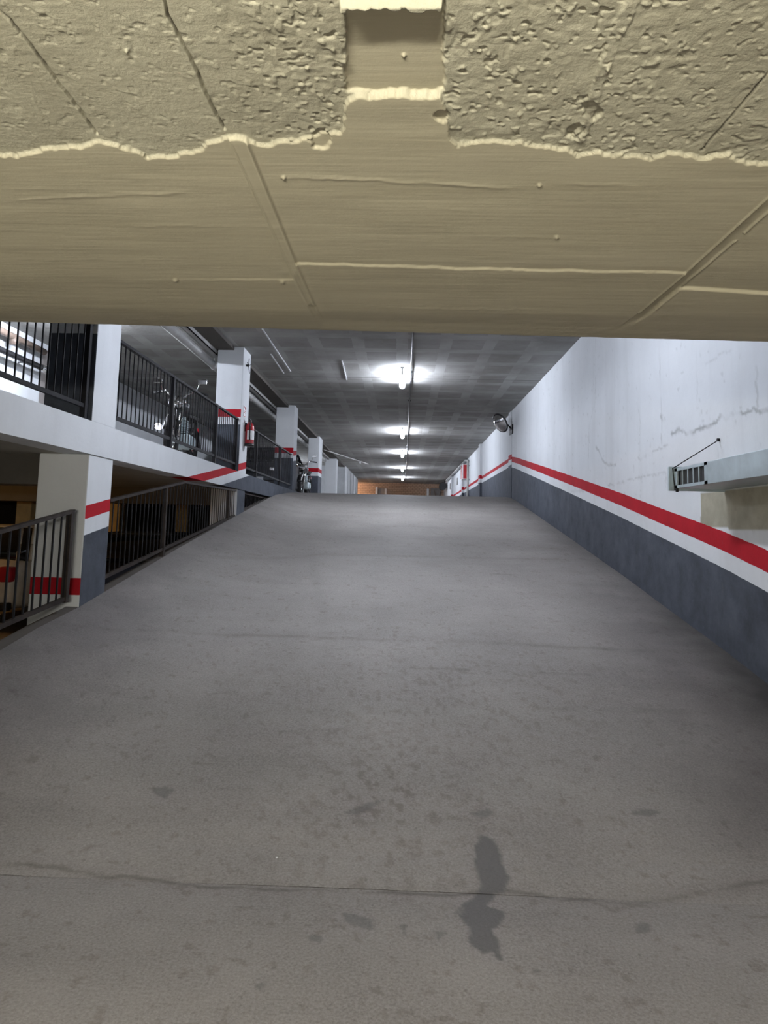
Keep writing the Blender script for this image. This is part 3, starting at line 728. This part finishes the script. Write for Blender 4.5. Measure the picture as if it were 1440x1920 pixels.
tagd(from_bm('brown_pipe', bm, M_brownpipe, smooth=True), 'brown pipe on the white wall above the black one, upper left corner', 'pipe')

# ventilation duct on the right wall
XF = 2.35
rd = empty('ventilation_duct', (XF, 3.0, 2.0)); tagd(rd, 'galvanised flat ventilation duct with a grille fixed to the right wall', 'duct')
def lo(bm, name, mat, par, ref=rd, smooth=False):
    for v in bm.verts: v.co -= Vector(ref.location)
    return from_bm(name, bm, mat, par, smooth)
bm = bmesh.new(); box(bm, XF, XR+0.0, 1.0, 5.22, 1.995, 2.168, 0.003); lo(bm, 'duct_body', M_galv, rd)
bm = bmesh.new(); box(bm, XF+0.006, XR+0.0, 5.22, 5.84, 1.995, 2.01); box(bm, XF+0.006, XR, 5.22, 5.84, 2.15, 2.165)
box(bm, XF, XF+0.012, 5.22, 5.27, 1.995, 2.168); box(bm, XF, XF+0.012, 5.79, 5.84, 1.995, 2.168); box(bm, XF, XF+0.012, 5.22, 5.84, 1.995, 2.02); box(bm, XF, XF+0.012, 5.22, 5.84, 2.143, 2.168)
box(bm, XF+0.25, XF+0.26, 5.2, 5.84, 2.0, 2.16)
gr = lo(bm, 'grille_frame', M_galv, rd)
bm = bmesh.new(); box(bm, XF+0.020, XF+0.030, 5.23, 5.83, 2.01, 2.15); lo(bm, 'opening_shade_plate', M_black, rd)  # black plate stands in for the shade inside the duct
for i in range(1, 5):
    bm = bmesh.new(); y = 5.27+i*0.104; box(bm, XF+0.002, XF+0.007, y-0.006, y+0.006, 2.02, 2.143); lo(bm, 'grille_bar', M_galv, gr)
bm = bmesh.new(); box(bm, XF-0.05, XR, 5.84, 5.865, 1.975, 2.185, 0.003); lo(bm, 'end_flange', M_galv, rd)
bm = bmesh.new(); pipe(bm, [(XF+0.0, 5.84, 1.98), (XF-0.015, 5.84, 2.17), (XF+0.03, 5.83, 2.20), (XR, 5.92, 2.443)], 0.0045); lo(bm, 'stay_rod', M_iron, rd)
bm = bmesh.new(); tube(bm, (XF+0.01, 5.82, 1.996), (XF+0.01, 5.82, 1.965), 0.012); tube(bm, (XR-.02, 5.92, 2.44), (XR, 5.92, 2.44), 0.014); lo(bm, 'bolt', M_iron, rd)

# convex mirror
mc = Vector((2.45, 17.0, 4.34)); nrm = Vector((-0.76, -0.42, -0.50)).normalized()
rm = empty('convex_mirror', mc); tagd(rm, 'round convex traffic mirror high on the wall corner at the ramp top', 'mirror')
q = nrm.to_track_quat('Z', 'Y')
bm = bmesh.new(); rings = []
for i in range(1, 9):
    a = i/8*0.5; rings.append([q @ Vector((0.25*math.sin(a)/math.sin(.5)*math.cos(t*math.pi/16), 0.25*math.sin(a)/math.sin(.5)*math.sin(t*math.pi/16), 0.13*(math.cos(a)-math.cos(0.5))/(1-math.cos(.5)))) for t in range(32)])
loft(bm, rings); from_bm('mirror_face', bm, M_chrome, rm, True)
bm = bmesh.new(); torus(bm, (0, 0, 0), 0.25, 0.016, 'Z', 32, 8)
for v in bm.verts: v.co = q @ v.co
from_bm('rim', bm, M_black, rm, True)
bm = bmesh.new()
loft(bm, [[q @ Vector((r_*math.cos(t*math.pi/12), r_*math.sin(t*math.pi/12), z_)) for t in range(24)] for r_, z_ in ((0.25, -0.005), (0.20, -0.05), (0.08, -0.08))]); from_bm('back_shell', bm, M_greypipe, rm, True)
bm = bmesh.new(); p1 = q @ Vector((0, 0, -0.08)); wp = Vector((XR-0.02, 17.35, 4.2))-mc
pipe(bm, [p1, p1*1.6, Vector((wp.x, 0.1, wp.z)), wp], 0.02); box(bm, wp.x-0.01, wp.x+0.02, 0.0, 0.42, wp.z-0.12, wp.z+0.12)
from_bm('wall_bracket', bm, M_iron, rm)

# fire hose cabinet with riser pipe
rc = empty('fire_hose_cabinet', (XR, 29.3, 3.77)); tagd(rc, 'red fire hose cabinet on the far right wall beside a riser pipe', 'cabinet')
bm = bmesh.new(); box(bm, -0.24, 0.03, -0.35, 0.35, 0, 0.66, 0.01); from_bm('cabinet_body', bm, M_white, rc)
bm = bmesh.new(); box(bm, -0.26, -0.24, -0.32, 0.32, 0.04, 0.62, 0.005); box(bm, -0.2, 0.0, -0.365, -0.35, 0.03, 0.63, 0.005)
from_bm('door', bm, M_redmet, rc)
bm = bmesh.new(); pipe(bm, [(XR-0.05, 28.5, 2.5), (XR-0.05, 28.5, 4.5), (XR-0.08, 29.1, 4.62), (XR-0.1, 40, 4.62), (XR-0.1, 42.4, 4.62)], 0.045)
for z in (3.0, 3.7, 4.3): box(bm, XR-0.06, XR+0.03, 28.47, 28.53, z, z+0.03)
tagd(from_bm('riser_pipe', bm, M_greypipe, smooth=True), 'vertical grey riser pipe that turns along the ceiling corner, right wall', 'pipe')
bm = bmesh.new(); tube(bm, (XR-0.25, 42.6, 4.33), (XR-0.25, 43.4, 4.33), 0.24, 20); tube(bm, (XR-0.25, 43.0, 4.4), (XR-0.1, 43.0, ZC), 0.03)
tagd(from_bm('round_loudspeaker', bm, M_black), 'black round horn under the ceiling corner at the far end of the right wall', 'loudspeaker')
for yy_, zz_ in ((34.5, 3.9), (39.5, 3.95)):
    bm = bmesh.new(); box(bm, XR-0.03, XR+0.04, yy_, yy_+0.25, zz_, zz_+0.35, 0.01)
    tagd(from_bm('junction_box', bm, M_greypipe), 'small grey box on the far right wall, %s' % ('nearer the fire hose cabinet' if yy_ < 36 else 'farther from the fire hose cabinet'), 'junction box')

# fire extinguisher and sign on the column
ex_ = empty('fire_extinguisher', (XL+0.085, 11.72, 3.0)); tagd(ex_, 'red fire extinguisher hanging on the side of a white column', 'fire extinguisher')
bm = bmesh.new(); prof = [(0.0, 0), (0.075, 0.0), (0.078, 0.03), (0.078, 0.33), (0.06, 0.38), (0.025, 0.41), (0.022, 0.43), (0, 0.43)]
loft(bm, [[Vector((r_*math.cos(t*math.pi/10)+1e-5, r_*math.sin(t*math.pi/10), z_)) for t in range(20)] for r_, z_ in prof[1:-1]])
from_bm('cylinder', bm, M_redmet, ex_, True)
bm = bmesh.new(); box(bm, -0.02, 0.02, -0.03, 0.03, 0.42, 0.46, 0.004); bar(bm, (0, -0.09, 0.475), (0, 0.02, 0.46), 0.02, 0.012); from_bm('valve', bm, M_black, ex_)
bm = bmesh.new(); pipe(bm, [(0, -0.03, 0.44), (0.03, -0.10, 0.42), (0.03, -0.115, 0.25), (0.03, -0.10, 0.08)], 0.011); from_bm('hose', bm, M_black, ex_, True)
bm = bmesh.new(); tube(bm, (0, 0, -0.015), (0, 0, 0.03), 0.082, 20); from_bm('base_ring', bm, M_black, ex_, True)
bm = bmesh.new(); loft(bm, [[Vector((0.080*math.cos(a), 0.080*math.sin(a), z_)) for a in np.linspace(-1.9, 0.2, 9)]+[Vector((0.0785*math.cos(a), 0.0785*math.sin(a), z_)) for a in np.linspace(0.2, -1.9, 9)] for z_ in (0.10, 0.26)])
from_bm('paper_label', bm, M_white, ex_)['label'] = 'white paper label'
bm = bmesh.new(); box(bm, -0.085, -0.055, -0.03, 0.03, 0.25, 0.40); from_bm('hanging_bracket', bm, M_iron, ex_)
sg = empty('extinguisher_sign', (XL, 11.62, 3.485)); tagd(sg, 'small white sign with red extinguisher pictogram above the fire extinguisher', 'sign')
bm = bmesh.new(); box(bm, 0, 0.006, -0.11, 0.11, 0, 0.20, 0.001); from_bm('sign_plate', bm, M_white, sg)
bm = bmesh.new(); t_ = 0.013
def frame(y0, y1, z0, z1):
    box(bm, 0.006, 0.008, y0, y1, z0, z0+t_); box(bm, 0.006, 0.008, y0, y1, z1-t_, z1); box(bm, 0.006, 0.008, y0, y0+t_, z0, z1); box(bm, 0.006, 0.008, y1-t_, y1, z0, z1)
frame(-0.09, 0.07, 0.01, 0.09); frame(-0.09, 0.07, 0.105, 0.19); box(bm, 0.006, 0.008, 0.0, 0.06, 0.14, 0.18)
from_bm('pictogram', bm, M_redmet, sg)
cb = empty('cable_clip', (XL, 11.6, 4.42)); tagd(cb, 'small grey cable clip with loose wires near the top of the extinguisher column', 'cable clip')
bm = bmesh.new(); tube(bm, (0, 0, 0), (0.05, 0, 0), 0.02)
for e in ((0.06, 0.12, 0.05), (0.05, -0.14, 0.02), (0.05, 0.06, -0.13), (0.06, -0.05, 0.12)): tube(bm, (0.04, 0, 0), e, 0.006)
from_bm('wires', bm, M_iron, cb)

# ================================================================== VEHICLES
def car(name, loc, rz, L, W, H, paint, label, cat='car', bonnet=0.28, boot=0.12, plate=True, tall=False):
    r = empty(name, loc, rz); tagd(r, label, cat)
    # length along +Y is the front; stations along y
    gl = 0.30; belt = H*0.71
    sect = [(-L/2, 0.45*belt, 0.80), (-L/2+0.08, 0.9*belt, 0.92), (-L/2+0.4, belt, 1.0), (0, belt*0.98, 1.0), (L/2-L*bonnet, belt*0.97, 1.0), (L/2-0.35, belt*0.83, 0.95), (L/2-0.06, belt*0.70, 0.84), (L/2, belt*0.5, 0.72)]
    bm = bmesh.new(); rings = []
    for y, zt, k in sect:
        hw = W/2*k; zb = gl*(0.8 if abs(y) < L/2-0.1 else 1.05); zm = (zt+zb)/2
        rings.append([Vector((x_, y, z_)) for x_, z_ in ((-hw*0.92, zb), (-hw, zb+0.12), (-hw, zm), (-hw*0.97, zt-0.05), (-hw*0.88, zt), (-hw*.4, zt+0.015), (hw*.4, zt+0.015), (hw*0.88, zt), (hw*0.97, zt-0.05), (hw, zm), (hw, zb+0.12), (hw*0.92, zb))])
    loft(bm, rings); body = from_bm('body', bm, paint, r, True)
    ms = body.modifiers.new('s', 'SUBSURF'); ms.levels = 2; ms.render_levels = 2
    yb, yf = -L/2+L*boot*0.6, L/2-L*bonnet-0.05
    def gh(k, zt, zb, grow=0.0):
        rr = []
        for (ya, yb_, z_, kk) in ((yb-grow, yf+0.25+grow, zb, 0.93), (yb+0.12-grow, yf-0.05+grow, (zb+zt)/2, 0.87), (yb+0.32-grow, yf-0.42+grow, zt, 0.76)):
            hw = W/2*kk*k; c = 0.12
            rr.append([Vector(p) for p in ((-hw, ya+c, z_), (-hw+c, ya, z_), (hw-c, ya, z_), (hw, ya+c, z_), (hw, yb_-c, z_), (hw-c, yb_, z_), (-hw+c, yb_, z_), (-hw, yb_-c, z_))])
        return rr
    bm = bmesh.new(); loft(bm, gh(1, H-0.03, belt-0.08)); from_bm('window_glass', bm, M_glass, r, True)
    bm = bmesh.new(); g_ = gh(1.0, H-0.04, belt-0.08)[-1]
    loft(bm, [g_, [Vector((v.x*0.97, v.y*0.98, H-0.01)) for v in g_], [Vector((v.x*0.7, v.y*0.8, H+0.01)) for v in g_]]); from_bm('roof', bm, paint, r, True)
    bm = bmesh.new()
    G = gh(1.01, H-0.03, belt-0.08)
    for i in range(8): tube(bm, G[0][i], G[1][i], 0.025, 6); tube(bm, G[1][i], G[2][i], 0.025, 6)
    for s in (-1, 1): tube(bm, (s*W/2*0.93, 0, belt), (s*W/2*0.77, 0, H-0.03), 0.03, 6)
    from_bm('pillars', bm, paint, r, True)
    for sy in (-1, 1):
        for sx2 in (-1, 1):
            bm = bmesh.new(); c = (sx2*(W/2-0.10), sy*(L/2-0.78), 0.31); torus(bm, c, 0.235, 0.075, 'X', 28, 10, 1.2)
            wh = from_bm('wheel', bm, M_rubber, r, True)
            bm = bmesh.new(); tube(bm, (c[0]-0.07, c[1], c[2]), (c[0]+0.07, c[1], c[2]), 0.19, 18); from_bm('hubcap', bm, M_greypipe, wh)
    for s in (-1, 1):
        bm = bmesh.new(); box(bm, s*W*0.32-0.17, s*W*0.32+0.17, L/2-0.14, L/2-0.02, belt*0.62, belt*0.62+0.13, 0.03); from_bm('headlight', bm, M_chrome, r)
        bm = bmesh.new(); box(bm, s*W*0.39-0.09, s*W*0.39+0.09, -L/2-0.01, -L/2+0.14, belt*0.66, belt*0.66+0.22, 0.03); from_bm('tail_light', bm, M_redmet, r)
        bm = bmesh.new(); box(bm, s*(W/2+0.08)-0.08, s*(W/2+0.08)+0.08, yf-0.05, yf+0.03, belt, belt+0.12, 0.03); from_bm('wing_mirror', bm, M_black, r)
    bm = bmesh.new(); box(bm, -W*0.40, W*0.40, L/2-0.1, L/2+0.02, 0.28, 0.45, 0.03); from_bm('bumper', bm, M_black, r)
    bm = bmesh.new(); box(bm, -W*0.44, W*0.44, -L/2-0.03, -L/2+0.1, 0.30, 0.42, 0.03); from_bm('bumper', bm, M_black, r)
    for y_ in ((-L/2-0.05), (L/2+0.02)):
        bm = bmesh.new(); box(bm, -0.26, 0.26, y_, y_+0.02, 0.42, 0.53); from_bm('number_plate', bm, M_white, r)
    return r
P_silver = simple('warm_silver_car_paint', (0.50, 0.44, 0.35), 0.4, 0.0, coat=0.3)
P_dark = simple('dark_blue_car_paint', (0.035, 0.042, 0.055), 0.35, 0.3, coat=0.5)
P_black = simple('black_car_paint', (0.02, 0.022, 0.028), 0.3, 0.3, coat=0.5)
P_anth = simple('anthracite_car_paint', (0.045, 0.05, 0.06), 0.35, 0.3, coat=0.5)
car('hatchback_car', (-6.30, 11.2, 0), 0, 3.6, 1.75, 1.5, P_silver, 'silver hatchback seen from behind in the lower garage, through the lowest railing')
car('parked_car', (-4.50, 11.6, 0), math.pi, 3.8, 1.6, 1.42, P_dark, 'dark car facing the viewer in the lower garage, right of the nearest column')
car('suv_car', (-4.47, 22.0, ZU), math.pi, 4.3, 1.85, 1.62, P_anth, 'dark grey tall car with white plate behind the second balcony railing')

def motorcycle(loc, rz, label):
    r = empty('motorcycle', loc, rz); tagd(r, label, 'motorcycle')
    yf, yb, rw = 0.70, -0.70, 0.30
    for y, nm in ((yf, 'front_wheel'), (yb, 'rear_wheel')):
        bm = bmesh.new(); torus(bm, (0, y, rw), rw-0.055, 0.06 if y > 0 else 0.075, 'X', 36, 10, 0.95); wh = from_bm(nm, bm, M_rubber, r, True)
        bm = bmesh.new(); torus(bm, (0, y, rw), rw-0.115, 0.015, 'X', 32, 6); tube(bm, (-0.05, y, rw), (0.05, y, rw), 0.035)
        for k in range(7):
            a = k*2*math.pi/7; tube(bm, (0, y, rw), (0, y+math.cos(a)*(rw-0.115), rw+math.sin(a)*(rw-0.115)), 0.01, 6)
        from_bm('rim', bm, M_chrome, wh, True)
        if y > 0:
            bm = bmesh.new(); tube(bm, (0.035, y, rw), (0.045, y, rw), 0.13, 24); from_bm('brake_disc', bm, M_chrome, wh)
    bm = bmesh.new()
    for s in (-1, 1): tube(bm, (s*0.085, yf, rw), (s*0.085, 0.42, 0.92), 0.024, 10)
    box(bm, -0.12, 0.12, 0.37, 0.47, 0.88, 0.93, 0.01); from_bm('front_fork', bm, M_chrome, r, True)
    def fender(y, w_, a0, a1, R_):
        bm = bmesh.new(); rings = []
        for t in np.linspace(a0, a1, 12):
            c, s = math.cos(t), math.sin(t)
            rings.append([Vector((x_, y+c*rr, rw+s*rr)) for x_, rr in ((-w_, R_-0.03), (-w_*.6, R_+0.015), (w_*.6, R_+0.015), (w_, R_-0.03), (w_*.5, R_-0.005), (-w_*.5, R_-0.005))])
        loft(bm, rings); return bm
    from_bm('front_fender', fender(yf, 0.075, 0.3, 2.5, rw+0.03), M_black, r, True)
    from_bm('rear_fender', fender(yb, 0.10, 0.6, 3.0, rw+0.05), M_black, r, True)
    bm = bmesh.new()
    rings = [[Vector((hw*math.cos(t*math.pi/6), y, z_+hh*math.sin(t*math.pi/6))) for t in range(12)] for y, z_, hw, hh in ((0.42, 0.84, 0.04, 0.03), (0.36, 0.85, 0.11, 0.09), (0.2, 0.84, 0.15, 0.12), (0.02, 0.80, 0.12, 0.09), (-0.12, 0.76, 0.06, 0.05))]
    loft(bm, rings); from_bm('fuel_tank', bm, P_black, r, True)
    bm = bmesh.new()
    rings = [[Vector((hw*math.cos(t*math.pi/6), y, z_+hh*math.sin(t*math.pi/6))) for t in range(12)] for y, z_, hw, hh in ((-0.05, 0.74, 0.07, 0.04), (-0.2, 0.73, 0.14, 0.05), (-0.45, 0.75, 0.14, 0.05), (-0.5, 0.80, 0.12, 0.05), (-0.85, 0.83, 0.11, 0.045), (-0.98, 0.84, 0.06, 0.03))]
    loft(bm, rings); from_bm('seat', bm, M_rubber, r, True)
    bm = bmesh.new(); box(bm, -0.16, 0.16, -0.22, 0.22, 0.24, 0.45, 0.04)
    for i in range(7): box(bm, -0.10, 0.10, -0.02-0.0, 0.20, 0.46+i*0.032, 0.474+i*0.032, 0.003)
    tube(bm, (0, 0.09, 0.44), (0, 0.09, 0.72), 0.07, 14); tube(bm, (-0.18, -0.1, 0.34), (0.18, -0.1, 0.34), 0.09, 16)
    from_bm('engine', bm, M_galv, r)
    bm = bmesh.new()
    pipe(bm, [(0, 0.42, 0.86), (0, 0.25, 0.32), (0, -0.15, 0.25), (0, -0.35, 0.4), (0, -0.3, 0.7), (0, 0.42, 0.8)], 0.022)
    for s in (-1, 1): pipe(bm, [(s*0.09, -0.3, 0.38), (s*0.09, yb, rw)], 0.02); pipe(bm, [(s*0.11, -0.45, 0.72), (s*0.11, yb, rw+0.05)], 0.018)
    from_bm('frame', bm, M_black, r, True)
    bm = bmesh.new(); pipe(bm, [(0.05, 0.2, 0.55), (0.13, 0.3, 0.4), (0.15, 0.1, 0.24), (0.17, -0.4, 0.26)], 0.024); tube(bm, (0.17, -0.35, 0.26), (0.18, -0.95, 0.34), 0.045, 14); from_bm('exhaust', bm, M_chrome, r, True)
    bm = bmesh.new(); pipe(bm, [(-0.38, 0.22, 1.06), (-0.2, 0.34, 1.08), (-0.08, 0.40, 0.96), (0.08, 0.40, 0.96), (0.2, 0.34, 1.08), (0.38, 0.22, 1.06)], 0.014)
    hb = from_bm('handlebar', bm, M_chrome, r, True)
    for s in (-1, 1):
        bm = bmesh.new(); tube(bm, (s*0.27, 0.29, 1.067), (s*0.40, 0.21, 1.057), 0.02, 10); from_bm('grip', bm, M_rubber, hb, True)
        bm = bmesh.new(); pipe(bm, [(s*0.24, 0.31, 1.07), (s*0.30, 0.33, 1.22)], 0.007); box(bm, s*0.33-0.07, s*0.33+0.07, 0.32, 0.34, 1.19, 1.27, 0.012); from_bm('rear_view_mirror', bm, M_chrome, hb)
    bm = bmesh.new(); rings = [[Vector((r_*math.cos(t*math.pi/8), y, 0.87+r_*math.sin(t*math.pi/8))) for t in range(16)] for r_, y in ((0.05, 0.44), (0.095, 0.50), (0.105, 0.56))]
    loft(bm, rings); hl = from_bm('headlight', bm, M_chrome, r, True)
    bm = bmesh.new(); box(bm, -0.07, 0.07, -1.02, -0.99, 0.62, 0.70, 0.01); from_bm('tail_light', bm, M_redmet, r)
    bm = bmesh.new(); tube(bm, (-0.1, -0.05, 0.28), (-0.26, -0.1, 0.0), 0.012); from_bm('kickstand', bm, M_iron, r)
    return r
mb_ = motorcycle((-3.45, 10.15, ZU), math.pi+0.12, 'black motorcycle parked behind the balcony railing before the extinguisher column')
bm = bmesh.new(); tube(bm, (0.13, 0.93, 0.44), (0.13, 0.98, 0.44), 0.045, 14); from_bm('glow_disc', bm, E_disc, mb_)['label'] = 'small glowing white disc'  # small emissive white disc low on the bike front
bm = bmesh.new(); tube(bm, (0.085, 0.80, 0.44), (0.13, 0.93, 0.44), 0.012); tube(bm, (0.085, 0.70, 0.44), (0.085, 0.82, 0.44), 0.012); from_bm('disc_bracket', bm, M_iron, mb_)
motorcycle((-3.10, 20.7, ZU), math.pi, 'small distant motorcycle between the third and fourth columns')

# ================================================================== FAR END
for x0, x1, z1 in ((-1.95, -1.80, 4.4), (-1.30, -1.17, 4.3), (1.62, 1.78, 4.35)):
    bm = bmesh.new(); box(bm, x0, x1, 46.3, 46.45, ZU, z1, 0.01); box(bm, x0-0.1, x1+0.1, 46.3, 46.49, ZU, ZU+0.05)
    tagd(from_bm('white_post', bm, M_white), 'bright white post against the far brick wall, %s' % {-1.95: 'leftmost of the three', -1.30: 'middle one of the three', 1.62: 'rightmost of the three, under the black horn'}[x0], 'post')
for i, (x0, x1, z1) in enumerate(((-1.75, -1.3, 4.3), (1.9, 2.6, 4.4))):
    bm = bmesh.new(); box(bm, x0, x1, 46.42, 46.5, ZU, z1, 0.01)
    from_bm('door_%d' % (i+2), bm, M_shutter)['kind'] = 'structure'
bm = bmesh.new(); bar(bm, (2.1, 46.35, 2.5), (2.6, 46.35, 4.2), 0.07, 0.07); bar(bm, (2.6, 46.2, 2.5), (2.1, 46.2, 4.3), 0.07, 0.07)
tagd(from_bm('crossed_boards', bm, M_brownpipe), 'crossed wooden boards leaning at the right end of the far brick wall', 'boards')
# small litter on the ramp
for i, (x, y, s, lbl) in enumerate(((237, 1229, 0.012, 'tiny white paper scrap on the left side of the ramp'), (519, 1609, 0.006, 'tiny pale pebble left of the ramp foot seam'), (484, 958, 0.03, 'white paper scrap on the upper ramp near the column foot'))):
    p = at_ramp(x, y); bm = bmesh.new()
    rs = bmesh.ops.create_icosphere(bm, subdivisions=1, radius=s)
    for v in rs['verts']: v.co = Vector((v.co.x*random.uniform(.7, 1.3), v.co.y*random.uniform(.7, 1.3), v.co.z*0.5*random.uniform(.7, 1.2)))+Vector((p[0], p[1], zr(p[1])+s*0.3))
    tagd(from_bm('paper_scrap' if i != 1 else 'pebble', bm, M_white), lbl, 'litter')
